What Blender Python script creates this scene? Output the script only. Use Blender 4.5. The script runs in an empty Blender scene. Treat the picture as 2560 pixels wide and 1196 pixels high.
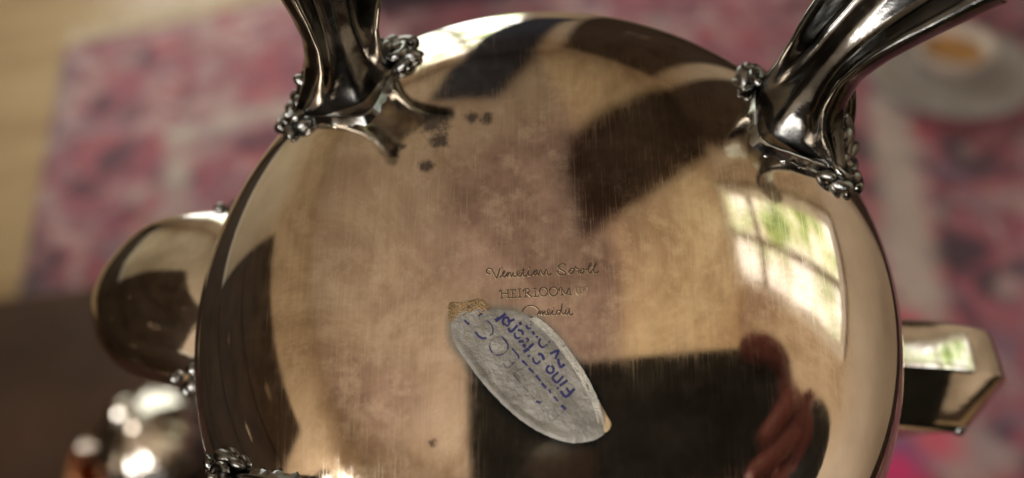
import bpy, bmesh, math, random
from mathutils import Vector, Matrix, noise as mnoise
random.seed(7)
scene = bpy.context.scene
C = scene.collection

# ------------------------------------------------------------------ camera
CAM_ROT = Matrix(((0.99026807, 0.1391731, 0.0), (-0.10342577, 0.73591259, -0.66913061), (-0.09312498, 0.66261867, 0.74314483)))
CAM_LOC = Vector((0, 0, 0.75))
CAM = Matrix.Translation(CAM_LOC) @ CAM_ROT.to_4x4()
cd = bpy.data.cameras.new('camera')
cam = bpy.data.objects.new('camera', cd)
C.objects.link(cam)
cam.matrix_world = CAM
cd.sensor_width = 36.0
cd.lens = 28.8
cd.clip_start = 0.0005
cd.clip_end = 50
cd.dof.use_dof = True
cd.dof.focus_distance = 0.122
cd.dof.aperture_fstop = 7.8
scene.camera = cam

# ------------------------------------------------------------------ world and lamps
world = bpy.data.worlds.new('World')
scene.world = world
world.use_nodes = True
bg = world.node_tree.nodes['Background']
bg.inputs[0].default_value = (1.0, 0.86, 0.68, 1)
bg.inputs[1].default_value = 0.12


def area(name, loc, target, sx, sy, power, col):
    l = bpy.data.lights.new(name, 'AREA')
    l.shape = 'RECTANGLE'
    l.size, l.size_y, l.energy, l.color = sx, sy, power, col
    o = bpy.data.objects.new(name, l)
    C.objects.link(o)
    o.location = loc
    o.rotation_euler = (Vector(target) - Vector(loc)).to_track_quat('-Z', 'Y').to_euler()
    return o


area('back_left_fill_light', (-1.25, -1.3, 1.45), (0.0, 0.7, 0.2), 1.2, 1.2, 50, (1.0, 0.95, 0.90))  # added fill for rug and room; no window is known there
area('ceiling_fill_uplight', (-0.2, -1.7, 0.9), (0.0, 0.2, 2.4), 0.5, 0.5, 12, (1.0, 0.92, 0.82))  # added fill to brighten the ceiling; no lamp stands here
scene.view_settings.view_transform = 'Standard'
scene.view_settings.look = 'None'
scene.view_settings.exposure = 0.58
scene.view_settings.gamma = 1.0
scene.cycles.use_denoising = True
scene.cycles.max_bounces = 10
scene.cycles.glossy_bounces = 6
scene.cycles.sample_clamp_indirect = 6.0
scene.cycles.caustics_reflective = False
scene.cycles.caustics_refractive = False


# ------------------------------------------------------------------ materials
class NT:
    def __init__(s, name):
        s.m = bpy.data.materials.new(name)
        s.m.use_nodes = True
        s.t = s.m.node_tree
        s.b = s.t.nodes['Principled BSDF']
        s.co = None

    def n(s, typ, **kw):
        nd = s.t.nodes.new(typ)
        for k, v in kw.items():
            setattr(nd, k, v)
        return nd

    def l(s, a, b):
        s.t.links.new(a, b)

    def coord(s, scale=(1, 1, 1), rot=(0, 0, 0), loc=(0, 0, 0)):
        if s.co is None:
            s.co = s.n('ShaderNodeTexCoord')
        mp = s.n('ShaderNodeMapping')
        mp.inputs['Scale'].default_value = scale
        mp.inputs['Rotation'].default_value = rot
        mp.inputs['Location'].default_value = loc
        s.l(s.co.outputs['Object'], mp.inputs[0])
        return mp.outputs[0]

    def noise(s, scale, detail=4, rough=0.55, vec=None, dist=0.0, out='Fac'):
        nd = s.n('ShaderNodeTexNoise')
        nd.inputs['Scale'].default_value = scale
        nd.inputs['Detail'].default_value = detail
        nd.inputs['Roughness'].default_value = rough
        nd.inputs['Distortion'].default_value = dist
        s.l(vec if vec is not None else s.coord(), nd.inputs['Vector'])
        return nd.outputs[out]

    def ramp(s, fac, stops):
        nd = s.n('ShaderNodeValToRGB')
        e = nd.color_ramp.elements
        while len(e) < len(stops):
            e.new(0.5)
        for el, (p, c) in zip(e, stops):
            el.position = p
            el.color = (*c, 1) if len(c) == 3 else c
        s.l(fac, nd.inputs[0])
        return nd.outputs[0]

    def val(s, fac, p0, p1, v0=0.0, v1=1.0):
        nd = s.n('ShaderNodeMapRange')
        nd.inputs[1].default_value, nd.inputs[2].default_value = p0, p1
        nd.inputs[3].default_value, nd.inputs[4].default_value = v0, v1
        s.l(fac, nd.inputs[0])
        return nd.outputs[0]

    def math(s, op, a, b=None):
        nd = s.n('ShaderNodeMath', operation=op)
        for i, v in enumerate((a, b)):
            if v is None:
                continue
            if isinstance(v, (int, float)):
                nd.inputs[i].default_value = v
            else:
                s.l(v, nd.inputs[i])
        return nd.outputs[0]

    def mix(s, fac, a, b, mode='MIX'):
        nd = s.n('ShaderNodeMix', data_type='RGBA', blend_type=mode)
        for i, v in ((0, fac), (6, a), (7, b)):
            if isinstance(v, (int, float)):
                nd.inputs[i].default_value = v
            elif isinstance(v, tuple):
                nd.inputs[i].default_value = (*v, 1)
            else:
                s.l(v, nd.inputs[i])
        return nd.outputs[2]

    def set(s, key, v):
        if isinstance(v, tuple):
            s.b.inputs[key].default_value = (*v, 1)
        elif isinstance(v, (int, float)):
            s.b.inputs[key].default_value = v
        else:
            s.l(v, s.b.inputs[key])
        return s

    def bump(s, h, strength=0.2, dist=0.001):
        nd = s.n('ShaderNodeBump')
        nd.inputs['Strength'].default_value = strength
        nd.inputs['Distance'].default_value = dist
        s.l(h, nd.inputs['Height'])
        s.l(nd.outputs[0], s.b.inputs['Normal'])


def simple(name, col, rough=0.6, metal=0.0, var=0.18, scale=8, bump=0.0):
    k = NT(name)
    f = k.noise(scale)
    k.set('Base Color', k.ramp(f, [(0.3, tuple(c * (1 - var) for c in col)), (0.7, tuple(min(1, c * (1 + var)) for c in col))]))
    k.set('Roughness', k.val(k.noise(scale * 3), 0.3, 0.7, max(0.02, rough - 0.08), rough + 0.08)).set('Metallic', metal)
    if bump:
        k.bump(k.noise(scale * 8), bump, 0.002)
    return k.m


M = {}

# polished silver plate of the feet, spout and handle
k = NT('silver_plate')
f = k.noise(160, 5)
k.set('Base Color', k.ramp(f, [(0.3, (0.50, 0.46, 0.41)), (0.62, (0.74, 0.70, 0.64))]))
k.set('Metallic', 1.0).set('Roughness', k.val(k.noise(420), 0.3, 0.75, 0.05, 0.13))
k.bump(k.noise(260, 3), 0.06, 0.0005)
M['silver'] = k.m

k = NT('bright_silver_plate')
k.set('Base Color', k.ramp(k.noise(90, 5), [(0.3, (0.62, 0.58, 0.52)), (0.65, (0.86, 0.83, 0.78))]))
k.set('Metallic', 0.97).set('Roughness', k.val(k.noise(300), 0.3, 0.75, 0.05, 0.12))
M['bright'] = k.m

# silver with black in its hollows: the cast feet and beads
k = NT('cast_silver_blackened')
f = k.noise(120, 5)
g = k.n('ShaderNodeNewGeometry')
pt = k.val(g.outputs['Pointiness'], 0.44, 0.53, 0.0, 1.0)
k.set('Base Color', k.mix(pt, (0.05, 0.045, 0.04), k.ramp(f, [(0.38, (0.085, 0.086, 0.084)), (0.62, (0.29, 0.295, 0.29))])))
k.set('Metallic', 1.0).set('Roughness', k.val(k.noise(300), 0.3, 0.75, 0.10, 0.26))
k.bump(k.noise(330, 4), 0.12, 0.0006)
M['cast'] = k.m

# the body: golden and purple tarnish on the silver, with stains
k = NT('tarnished_silver')
att = k.n('ShaderNodeAttribute', attribute_name='stain')
sep = k.n('ShaderNodeSeparateColor')
k.l(att.outputs['Color'], sep.inputs[0])
cl = k.noise(46, 7, 0.66, dist=0.7)
gold = k.ramp(cl, [(0.34, (0.37, 0.28, 0.21)), (0.43, (0.51, 0.41, 0.30)), (0.51, (0.64, 0.54, 0.415)), (0.58, (0.54, 0.43, 0.325)), (0.68, (0.42, 0.32, 0.255))])
pur = k.ramp(k.noise(95, 6, 0.65), [(0.38, (0.28, 0.20, 0.17)), (0.62, (0.54, 0.41, 0.355))])
pm = k.val(k.math('ADD', k.math('MULTIPLY', sep.outputs[1], 1.5), k.math('MULTIPLY', k.noise(60, 5), 0.35)), 0.35, 1.05)
tar = k.mix(pm, gold, pur)
streak = k.noise(1.0, 4, 0.6, vec=k.coord((900, 45, 45), (0, 0, math.radians(4))))
tar = k.mix(k.val(streak, 0.42, 0.62, 0.0, 0.24), tar, (0.40, 0.30, 0.235))
mott = k.noise(260, 5, 0.7)
tar = k.mix(k.val(mott, 0.5, 0.66, 0.0, 0.45), tar, (0.78, 0.68, 0.55))
halo = k.math('MULTIPLY', 0.75, k.val(k.math('ADD', sep.outputs[2], k.math('MULTIPLY', k.math('SUBTRACT', k.noise(210, 4), 0.5), 0.8)), 0.15, 0.8))
tar = k.mix(halo, tar, (0.20, 0.24, 0.25))
clean = k.ramp(k.noise(70, 4), [(0.3, (0.60, 0.54, 0.49)), (0.7, (0.77, 0.72, 0.67))])
tm = k.val(k.math('ADD', sep.outputs[0], k.math('MULTIPLY', k.math('SUBTRACT', k.noise(45, 5), 0.5), 0.5)), 0.15, 0.6)
col = k.mix(tm, clean, tar)
dk = k.n('ShaderNodeAttribute', attribute_name='spot')
dkf = k.val(k.math('ADD', dk.outputs['Fac'], k.math('MULTIPLY', k.math('SUBTRACT', k.noise(520, 6, 0.75), 0.5), 1.9)), 0.30, 0.80)
col = k.mix(dkf, col, (0.13, 0.11, 0.10))
k.set('Base Color', col).set('Metallic', 1.0)
SC = []
for ang, fx, fy, off in ((28, 4200, 120, 0.0), (38, 3600, 90, 3.0), (-25, 4000, 110, 7.0), (80, 4400, 100, 11.0), (-62, 3600, 80, 5.0)):
    SC.append(k.noise(1.0, 2, 0.5, vec=k.coord((fx, fy, 20), (0, 0, math.radians(ang)), (off, off, 0))))
hgt = None
for i, q in enumerate(SC):
    h1 = k.val(q, 0.62, 0.72)
    hgt = h1 if hgt is None else k.math('MAXIMUM', hgt, h1)
fine = k.noise(1.0, 3, 0.7, vec=k.coord((3200, 70, 60), (0, 0, math.radians(8))))
ro = k.math('ADD', k.math('MULTIPLY', hgt, 0.07), k.val(fine, 0.55, 0.85, 0.0, 0.012))
ro = k.math('ADD', ro, k.math('MULTIPLY', tm, k.val(mott, 0.35, 0.7, 0.02, 0.08)))
k.set('Roughness', k.math('ADD', ro, 0.022))
k.set('Metallic', k.val(k.noise(30, 5, 0.65), 0.3, 0.7, 0.995, 0.982))
k.set('Base Color', k.mix(k.math('MULTIPLY', hgt, 0.22), col, (0.80, 0.72, 0.60)))
k.bump(k.math('ADD', hgt, k.math('MULTIPLY', fine, 0.02)), 0.0035, 0.0003)
M['body'] = k.m

M['engraved'] = simple('engraved_dark_line', (0.035, 0.02, 0.01), 0.6, 0.0)
M['engraved_light'] = simple('engraved_bright_line', (0.70, 0.58, 0.40), 0.35, 1.0)
k = NT('foil_paper_sticker')
f = k.noise(190, 6, 0.65)
k.set('Base Color', k.ramp(f, [(0.3, (0.13, 0.12, 0.105)), (0.5, (0.205, 0.197, 0.175)), (0.72, (0.29, 0.28, 0.25))]))
k.set('Roughness', k.val(k.noise(300), 0.3, 0.7, 0.42, 0.62)).set('Metallic', 0.15)
k.bump(k.math('ADD', k.noise(420, 5, 0.7), k.math('MULTIPLY', k.noise(130, 4), 2.2)), 0.6, 0.0008)
M['paper'] = k.m
M['fibre'] = simple('torn_paper_fibre', (0.46, 0.44, 0.39), 0.45, 0.1, 0.25, 500, 0.5)
M['residue'] = simple('dried_glue', (0.36, 0.24, 0.12), 0.55, 0.0, 0.5, 420, 0.9)
M['chip'] = simple('bare_backing_paper', (0.42, 0.31, 0.18), 0.6, 0.0, 0.12, 300)


def ink(name, colr, thr):
    q = NT(name)
    a = q.noise(900, 5, 0.7)
    q.set('Base Color', q.mix(q.val(a, thr, thr + 0.12), colr, (0.24, 0.235, 0.22))).set('Roughness', 0.5)
    return q.m


M['ink'] = ink('worn_blue_ink', (0.012, 0.012, 0.085), 0.60)
M['inkthin'] = ink('dark_outline_ink', (0.03, 0.03, 0.05), 0.58)
M['smudge'] = ink('grey_smudge', (0.17, 0.16, 0.12), 0.5)

# the rug
k = NT('rug_wool')
v0 = k.coord()
w1 = k.math('ADD', k.math('MULTIPLY', k.noise(9.0, 5, 0.6, dist=0.6), 0.5), k.math('MULTIPLY', k.noise(20.0, 4, 0.6, vec=k.coord(loc=(5, 3, 0)), dist=0.5), 0.5))
rc = k.ramp(w1, [(0.41, (0.05, 0.026, 0.042)), (0.455, (0.16, 0.055, 0.085)), (0.50, (0.34, 0.095, 0.13)), (0.54, (0.21, 0.105, 0.13)), (0.58, (0.44, 0.29, 0.29))])
w2 = k.noise(15.0, 4, 0.6, vec=k.coord(loc=(3.1, 1.7, 0)))
rc = k.mix(k.val(w2, 0.54, 0.63, 0.0, 0.7), rc, (0.36, 0.06, 0.09))
w3 = k.noise(13.0, 4, 0.6, vec=k.coord(loc=(7.3, 4.2, 0)))
rc = k.mix(k.val(w3, 0.55, 0.64, 0.0, 0.6), rc, (0.13, 0.115, 0.17))
w4 = k.noise(12.0, 5, 0.6, vec=k.coord(loc=(1.3, 9.2, 0)))
rc = k.mix(k.val(w4, 0.54, 0.64, 0.0, 0.6), rc, (0.44, 0.36, 0.34))
tuft = k.noise(140, 3, 0.7)
rc = k.mix(k.val(tuft, 0.35, 0.7, 0.0, 0.25), rc, (0.12, 0.05, 0.07))
sx = k.n('ShaderNodeSeparateXYZ')
k.l(v0, sx.inputs[0])
X, Y = sx.outputs[0], sx.outputs[1]


def box_mask(xa, xb, ya, yb, soft=0.012):
    a = k.math('MULTIPLY', k.val(X, xa - soft, xa + soft), k.val(X, xb - soft, xb + soft, 1.0, 0.0))
    b = k.math('MULTIPLY', k.val(Y, ya - soft, ya + soft), k.val(Y, yb - soft, yb + soft, 1.0, 0.0))
    return k.math('MULTIPLY', a, b)


cream = k.ramp(k.noise(40, 4), [(0.3, (0.34, 0.30, 0.27)), (0.7, (0.48, 0.44, 0.40))])
# a woven cream border line; its coordinates are the rug's own (origin at its far left corner)
for args in [(0.174, 0.21, -1.3, -0.295), (0.174, 0.438, -0.335, -0.29)]:
    rc = k.mix(k.math('MULTIPLY', box_mask(*args), k.val(k.noise(16, 4), 0.35, 0.6, 0.25, 0.95)), rc, cream)
xs = k.math('SUBTRACT', X, k.math('MULTIPLY', k.math('ADD', Y, 0.63), 0.48))
tb_ = k.math('MULTIPLY', k.math('MULTIPLY', k.val(xs, 1.09, 1.115), k.val(xs, 1.145, 1.17, 1.0, 0.0)), k.math('MULTIPLY', k.val(Y, -0.95, -0.91), k.val(Y, -0.6, -0.56, 1.0, 0.0)))
rc = k.mix(k.math('MULTIPLY', tb_, 0.85), rc, cream)
for (xa, xb, ya, yb, colr) in [(0.948, 0.98, -0.952, -0.92, (0.45, 0.03, 0.09)), (0.866, 0.906, -1.081, -1.041, (0.08, 0.09, 0.2)), (0.847, 0.887, -1.096, -1.056, (0.5, 0.03, 0.15)), (0.897, 0.937, -1.078, -1.038, (0.5, 0.1, 0.16))]:
    rc = k.mix(box_mask(xa, xb, ya, yb), rc, colr)
k.set('Base Color', k.mix(0.35, rc, k.mix(1.0, rc, (1.55, 1.35, 1.4), 'MULTIPLY'))).set('Roughness', 0.95)
k.b.inputs['Sheen Weight'].default_value = 0.25
k.bump(tuft, 0.6, 0.004)
M['rug'] = k.m

k = NT('oak_floor')
w1 = k.noise(2.4, 5, 0.6, vec=k.coord((1.0, 5.0, 1.0), (0, 0, math.radians(8))))
w2 = k.noise(18, 5, 0.6, vec=k.coord((1.0, 9.0, 1.0), (0, 0, math.radians(8))))
fc = k.mix(0.4, k.ramp(w1, [(0.3, (0.34, 0.22, 0.11)), (0.7, (0.60, 0.45, 0.26))]), k.ramp(w2, [(0.3, (0.32, 0.21, 0.11)), (0.7, (0.56, 0.42, 0.26))]))
k.set('Base Color', fc).set('Roughness', 0.42)
M['floor'] = k.m
M['fringe'] = simple('cream_cotton_fringe', (0.78, 0.66, 0.52), 0.9, 0, 0.12, 60)
M['wall'] = simple('ochre_wall_paint', (0.56, 0.46, 0.34), 0.8, 0, 0.06, 5)
M['ceiling'] = simple('tan_ceiling', (0.50, 0.425, 0.36), 0.8, 0, 0.05, 4)
M['lit_ceiling'] = simple('lit_ceiling_tone', (0.76, 0.63, 0.45), 0.8, 0, 0.05, 4)  # ceiling near the window, its extra brightness put into the colour
M['darkwood'] = simple('dark_walnut', (0.035, 0.02, 0.012), 0.4, 0, 0.4, 14)
M['beam'] = simple('dark_stained_timber', (0.05, 0.032, 0.02), 0.6, 0, 0.35, 10)
M['navy'] = simple('navy_curtain_cloth', (0.03, 0.035, 0.055), 0.8, 0, 0.3, 20)
M['plum'] = simple('plum_cloth', (0.035, 0.022, 0.030), 0.8, 0, 0.3, 40)
M['brownwood'] = simple('brown_table_wood', (0.030, 0.012, 0.006), 0.4, 0, 0.4, 14)
M['white'] = simple('white_window_paint', (0.75, 0.71, 0.63), 0.5, 0, 0.05, 6)
M['mullion'] = simple('window_bar_paint', (0.34, 0.29, 0.22), 0.5, 0, 0.05, 6)
M['phone'] = simple('black_phone_shell', (0.012, 0.012, 0.010), 0.55, 0, 0.3, 30)
M['lens'] = simple('camera_lens_plate', (0.075, 0.05, 0.04), 0.3, 0, 0.2, 60)
for nm in ('phone', 'beam', 'navy', 'darkwood'):
    M[nm].node_tree.nodes['Principled BSDF'].inputs['Specular IOR Level'].default_value = 0.15
M['skin'] = simple('skin', (0.27, 0.075, 0.07), 0.5, 0, 0.15, 60)
M['sleeve'] = simple('dark_olive_sleeve', (0.018, 0.017, 0.012), 0.9, 0, 0.3, 80)
M['saucer'] = simple('grey_glazed_ceramic', (0.34, 0.315, 0.30), 0.35, 0, 0.1, 20)
M['cup'] = simple('pale_glazed_ceramic', (0.58, 0.50, 0.44), 0.3, 0, 0.1, 20)
M['amber'] = simple('amber_wax', (0.46, 0.24, 0.08), 0.35, 0, 0.3, 35)
M['copper'] = simple('polished_copper', (0.85, 0.38, 0.20), 0.16, 1.0, 0.1, 30)


def daylight(name, bright, green):
    q = NT(name)
    s1 = q.noise(5.5, 4, 0.6, dist=0.3)
    s2 = q.noise(3.0, 2, 0.5, vec=q.coord(loc=(4, 2, 1)))
    c1 = q.ramp(s1, [(0.32, (0.16, 0.22, 0.07)), (0.44, (0.36, 0.48, 0.17)), (0.53, (0.72, 0.76, 0.50)), (0.64, (1.0, 0.97, 0.92))])
    c2 = q.mix(q.val(s2, 0.40, 0.62, green, 0.0), (1.0, 0.97, 0.95), c1)
    q.set('Base Color', (0.02, 0.02, 0.02)).set('Roughness', 0.1)
    q.set('Emission Color', c2).set('Emission Strength', bright)
    return q.m


M['day'] = daylight('daylit_garden_through_glass', 1.6, 1.0)
M['day2'] = daylight('bright_sky_through_glass', 2.9, 0.85)


# ------------------------------------------------------------------ mesh helpers
def link(o, parent=None):
    C.objects.link(o)
    if parent is not None:
        o.parent = parent
    return o


def mesh(name, verts, faces, mat, parent=None, smooth=True):
    me = bpy.data.meshes.new(name)
    me.from_pydata([tuple(v) for v in verts], [], faces)
    me.validate()
    if smooth:
        me.polygons.foreach_set('use_smooth', [True] * len(me.polygons))
    me.materials.append(M[mat])
    bm = bmesh.new()
    bm.from_mesh(me)
    bmesh.ops.recalc_face_normals(bm, faces=bm.faces)
    bm.to_mesh(me)
    bm.free()
    return link(bpy.data.objects.new(name, me), parent)


def empty(name, loc=(0, 0, 0)):
    o = bpy.data.objects.new(name, None)
    o.empty_display_size = 0.05
    C.objects.link(o)
    o.location = loc
    return o


def tag(o, label=None, cat=None, group=None, kind=None):
    if label:
        o['label'] = label
    if cat:
        o['category'] = cat
    if group:
        o['group'] = group
    if kind:
        o['kind'] = kind
    return o


def box(name, lo, hi, mat, parent=None, bevel=0.0):
    bm = bmesh.new()
    bmesh.ops.create_cube(bm, size=1)
    for v in bm.verts:
        v.co = Vector([lo[i] + (v.co[i] + 0.5) * (hi[i] - lo[i]) for i in range(3)])
    if bevel:
        bmesh.ops.bevel(bm, geom=list(bm.edges), offset=bevel, segments=2, affect='EDGES', profile=0.6)
    me = bpy.data.meshes.new(name)
    bm.to_mesh(me)
    bm.free()
    me.materials.append(M[mat])
    return link(bpy.data.objects.new(name, me), parent)


def prism(name, poly, z0, z1, mat, parent=None):
    n = len(poly)
    v = [(x, y, z0) for x, y in poly] + [(x, y, z1) for x, y in poly]
    f = [tuple(range(n)), tuple(range(2 * n - 1, n - 1, -1))] + [(i, (i + 1) % n, n + (i + 1) % n, n + i) for i in range(n)]
    return mesh(name, v, f, mat, parent, smooth=False)


def loft(name, rings, mat, parent=None, caps=True):
    n = len(rings[0])
    v = [p for r in rings for p in r]
    f = []
    for j in range(len(rings) - 1):
        for i in range(n):
            a, b = j * n + i, j * n + (i + 1) % n
            f.append((a, b, b + n, a + n))
    if caps:
        f.append(tuple(range(n)))
        f.append(tuple(range((len(rings) - 1) * n, len(rings) * n)))
    return mesh(name, v, f, mat, parent)


def lathe(name, prof, mat, parent=None, seg=48, lobes=0, amp=0.0, centre=(0, 0, 0)):
    rings = []
    for r, z in prof:
        ring = []
        for i in range(seg):
            a = 2 * math.pi * i / seg
            rr = r * (1 + (amp * abs(math.cos(lobes * a / 2)) if lobes else 0))
            ring.append((centre[0] + rr * math.cos(a), centre[1] + rr * math.sin(a), centre[2] + z))
        rings.append(ring)
    return loft(name, rings, mat, parent)


def catmull(pts, sub, closed=False):
    P = [Vector(p) for p in pts]
    n = len(P)
    out = []
    for i in range(n if closed else n - 1):
        g = (lambda j: P[j % n]) if closed else (lambda j: P[min(max(j, 0), n - 1)])
        a, b, c, d = g(i - 1), g(i), g(i + 1), g(i + 2)
        for s in range(sub):
            t = s / sub
            out.append(0.5 * ((2 * b) + (c - a) * t + (2 * a - 5 * b + 4 * c - d) * t * t + (3 * b - a - 3 * c + d) * t ** 3))
    if not closed:
        out.append(P[-1])
    return out


def tube_rings(pts, rad, seg=8):
    rings = []
    for i, p in enumerate(pts):
        d = (pts[min(i + 1, len(pts) - 1)] - pts[max(i - 1, 0)]).normalized()
        u = d.orthogonal().normalized()
        if i:
            u = (pu - d * pu.dot(d)).normalized()
        pu = u
        w = d.cross(u)
        r = rad[i] if isinstance(rad, (list, tuple)) else rad
        rings.append([p + (u * math.cos(2 * math.pi * k / seg) + w * math.sin(2 * math.pi * k / seg)) * r for k in range(seg)])
    return rings


# ------------------------------------------------------------------ the room the silver reflects
tag(box('floor', (-1.4, -2.4, -0.05), (1.12, 2.12, 0.0), 'floor'), kind='structure')
tag(box('wall_right', (1.0, -2.4, 0.003), (1.1, 2.1, 2.40), 'wall'), kind='structure')
tag(box('wall_far', (-1.3, 2.0, 0.003), (0.997, 2.1, 2.40), 'wall'), kind='structure')
tag(box('wall_left', (-1.4, -2.4, 0.003), (-1.303, 2.1, 2.40), 'wall'), kind='structure')
tag(box('ceiling', (-1.4, -2.4, 2.403), (1.1, 2.1, 2.5), 'ceiling'), kind='structure')
tag(box('ceiling_lit_patch', (0.26, -1.2, 2.375), (0.995, 1.995, 2.400), 'lit_ceiling'), kind='structure')  # thin slab carrying the painted window light on the ceiling


w = tag(box('wainscot', (-1.302, -2.3, 0.004), (-1.293, 1.99, 0.78), 'beam'), kind='structure')
w = tag(box('chair_rail', (-1.302, -2.3, 0.782), (-1.27, 1.99, 0.84), 'white'), kind='structure')
w = tag(box('skirting', (0.975, -2.3, 0.004), (0.999, 0.62, 0.16), 'beam'), kind='structure')


def window(name, plane, pos, a0, a1, z0, z1, bars_a, bars_z, mat, label, inward):
    """a window on a wall: plane 'x' or 'y' at pos; a runs along the wall"""
    def bx(nm, al, ah, zl, zh, d0, d1, m, par):
        lo, hi = sorted((pos + inward * d0, pos + inward * d1))
        if plane == 'x':
            return box(nm, (lo, al, zl), (hi, ah, zh), m, par)
        return box(nm, (al, lo, zl), (ah, hi, zh), m, par)
    t = empty(name)
    tag(t, label, 'window', 'windows reflected in the silver')
    fw = 0.05
    bx('frame', a0 - fw, a0, z0 - fw, z1 + fw, 0.0, 0.05, 'white', t)
    bx('frame', a1, a1 + fw, z0 - fw, z1 + fw, 0.0, 0.05, 'white', t)
    bx('frame', a0, a1, z0 - fw, z0, 0.0, 0.05, 'white', t)
    bx('frame', a0, a1, z1, z1 + fw, 0.0, 0.05, 'white', t)
    A = [a0] + bars_a + [a1]
    Z = [z0] + bars_z + [z1]
    for b in bars_a:
        bx('glazing_bar', b - 0.02, b + 0.02, z0, z1, 0.004, 0.035, 'mullion', t)
    for b in bars_z:
        bx('glazing_bar', a0, a1, b - 0.02, b + 0.02, 0.004, 0.032, 'mullion', t)
    for i in range(len(A) - 1):
        for j in range(len(Z) - 1):
            bx('pane', A[i] + (0.02 if i else 0), A[i + 1] - (0.02 if i < len(A) - 2 else 0), Z[j] + (0.02 if j else 0), Z[j + 1] - (0.02 if j < len(Z) - 2 else 0), 0.001, 0.006, mat, t)
    return t


window('sash_window', 'x', 1.0, -0.17, 0.25, 1.10, 2.31, [0.03], [1.97], 'day', 'four-pane window with green garden view, reflected at right of the base', -1)
window('glazed_door', 'y', 2.0, -0.90, 0.13, 0.10, 2.10, [-0.56, -0.21], [0.60, 1.10, 1.60], 'day2', 'bright many-paned glazed door reflected beside the upper left foot', -1)

w = empty('timber_frame', (0, 0, 0))
tag(w, 'dark timber slab across ceiling and wall, reflected beside the right foot', 'timber')
prism('ceiling_slab', [(0.15, -0.04), (0.58, 0.22), (0.99, 0.53), (0.99, 1.20), (0.75, 1.00), (0.50, 0.76), (0.33, 0.58), (0.22, 0.44), (0.17, 0.30)], 2.31, 2.374, 'beam', w)
box('wall_board', (0.94, 0.58, 0.004), (0.996, 1.14, 2.308), 'beam', w)
w = empty('corner_cupboard', (0, 0, 0))
tag(w, 'tall dark corner cupboard, reflected along the upper rim', 'cupboard')
prism('carcass', [(0.46, 1.985), (0.985, 1.45), (0.985, 1.985)], 0.003, 2.34, 'beam', w)
dv = Vector((0.525, -0.535)).normalized()
nv = Vector((-0.535, -0.525)).normalized()
for q in (0.03, 0.385):
    c0 = Vector((0.46, 1.985)) + dv * q
    c1 = c0 + dv * 0.335
    d = prism('door', [tuple(c0 + nv * 0.002), tuple(c1 + nv * 0.002), tuple(c1 + nv * 0.02), tuple(c0 + nv * 0.02)], 0.08, 2.28, 'beam', w)
    h0 = c0 + dv * (0.30 if q < 0.1 else 0.02)
    prism('handle', [tuple(h0 + nv * 0.021), tuple(h0 + dv * 0.012 + nv * 0.021), tuple(h0 + dv * 0.012 + nv * 0.035), tuple(h0 + nv * 0.035)], 1.0, 1.15, 'silver', d)
w = empty('roof_timber', (0, 0, 0))
tag(w, 'dark blue-black sloping timber above the far window, reflected at the top', 'timber')
prism('ceiling_board', [(-0.42, 1.15), (-0.06, 0.94), (0.16, 1.54), (0.24, 1.92), (-0.28, 1.92), (-0.36, 1.70)], 2.33, 2.402, 'navy', w)
pz = [(-0.28, 2.327), (-0.10, 1.63), (0.13, 1.00), (0.20, 0.80), (0.42, 0.80), (0.34, 1.06), (0.24, 2.327)]
np_ = len(pz)
mesh('brace', [(x, 1.87, z) for x, z in pz] + [(x, 1.92, z) for x, z in pz], [tuple(range(np_)), tuple(range(2 * np_ - 1, np_ - 1, -1))] + [(i, (i + 1) % np_, np_ + (i + 1) % np_, np_ + i) for i in range(np_)], 'navy', w, False)
w = empty('storage_box', (-0.06, 1.33, 0.0125))
tag(w, 'dark plum storage box standing on the rug at the top edge', 'box')
box('box_body', (-0.11, -0.13, 0.0), (0.11, 0.13, 0.10), 'plum', w, 0.006)
box('lid', (-0.114, -0.134, 0.101), (0.114, 0.134, 0.125), 'plum', w, 0.006)
w = empty('chest_of_drawers', (-1.15, 0.1, 0))
tag(w, 'dark chest of drawers by the wall, reflected at the left edge', 'chest')
box('carcass', (-0.14, -0.47, 0.003), (0.13, 0.42, 1.48), 'beam', w)
for j in range(4):
    d = box('drawer', (0.131, -0.44, 0.06 + j * 0.35), (0.150, 0.37, 0.385 + j * 0.35), 'beam', w, 0.003)
    for yy in (-0.2, 0.15):
        box('handle', (0.151, yy - 0.03, 0.20 + j * 0.35), (0.165, yy + 0.03, 0.215 + j * 0.35), 'silver', d)

# ------------------------------------------------------------------ rug with fringe
RUG_ANG = math.radians(9)
rug = empty('rug', (-0.70, 1.24, 0))
rug.rotation_euler = (0, 0, RUG_ANG)
tag(rug, 'faded pink and purple patterned rug with cream fringe on wooden floor', 'rug')
nx, ny = 40, 30
v, f = [], []
for j in range(ny + 1):
    for i in range(nx + 1):
        v.append((1.62 * i / nx, -1.6 + 1.6 * j / ny, 0.009 + 0.0025 * mnoise.noise((i * 0.4, j * 0.4, 0))))
for j in range(ny):
    for i in range(nx):
        a = j * (nx + 1) + i
        f.append((a, a + 1, a + nx + 2, a + nx + 1))
base = len(v)
loop = [i for i in range(nx + 1)] + [(j) * (nx + 1) + nx for j in range(1, ny + 1)] + [ny * (nx + 1) + i for i in range(nx - 1, -1, -1)] + [j * (nx + 1) for j in range(ny - 1, 0, -1)]
for a in loop:
    v.append((v[a][0], v[a][1], 0.001))
for q in range(len(loop)):
    q2 = (q + 1) % len(loop)
    f.append((loop[q], loop[q2], base + q2, base + q))
mesh('pile', v, f, 'rug', rug)
v, f = [], []
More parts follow.
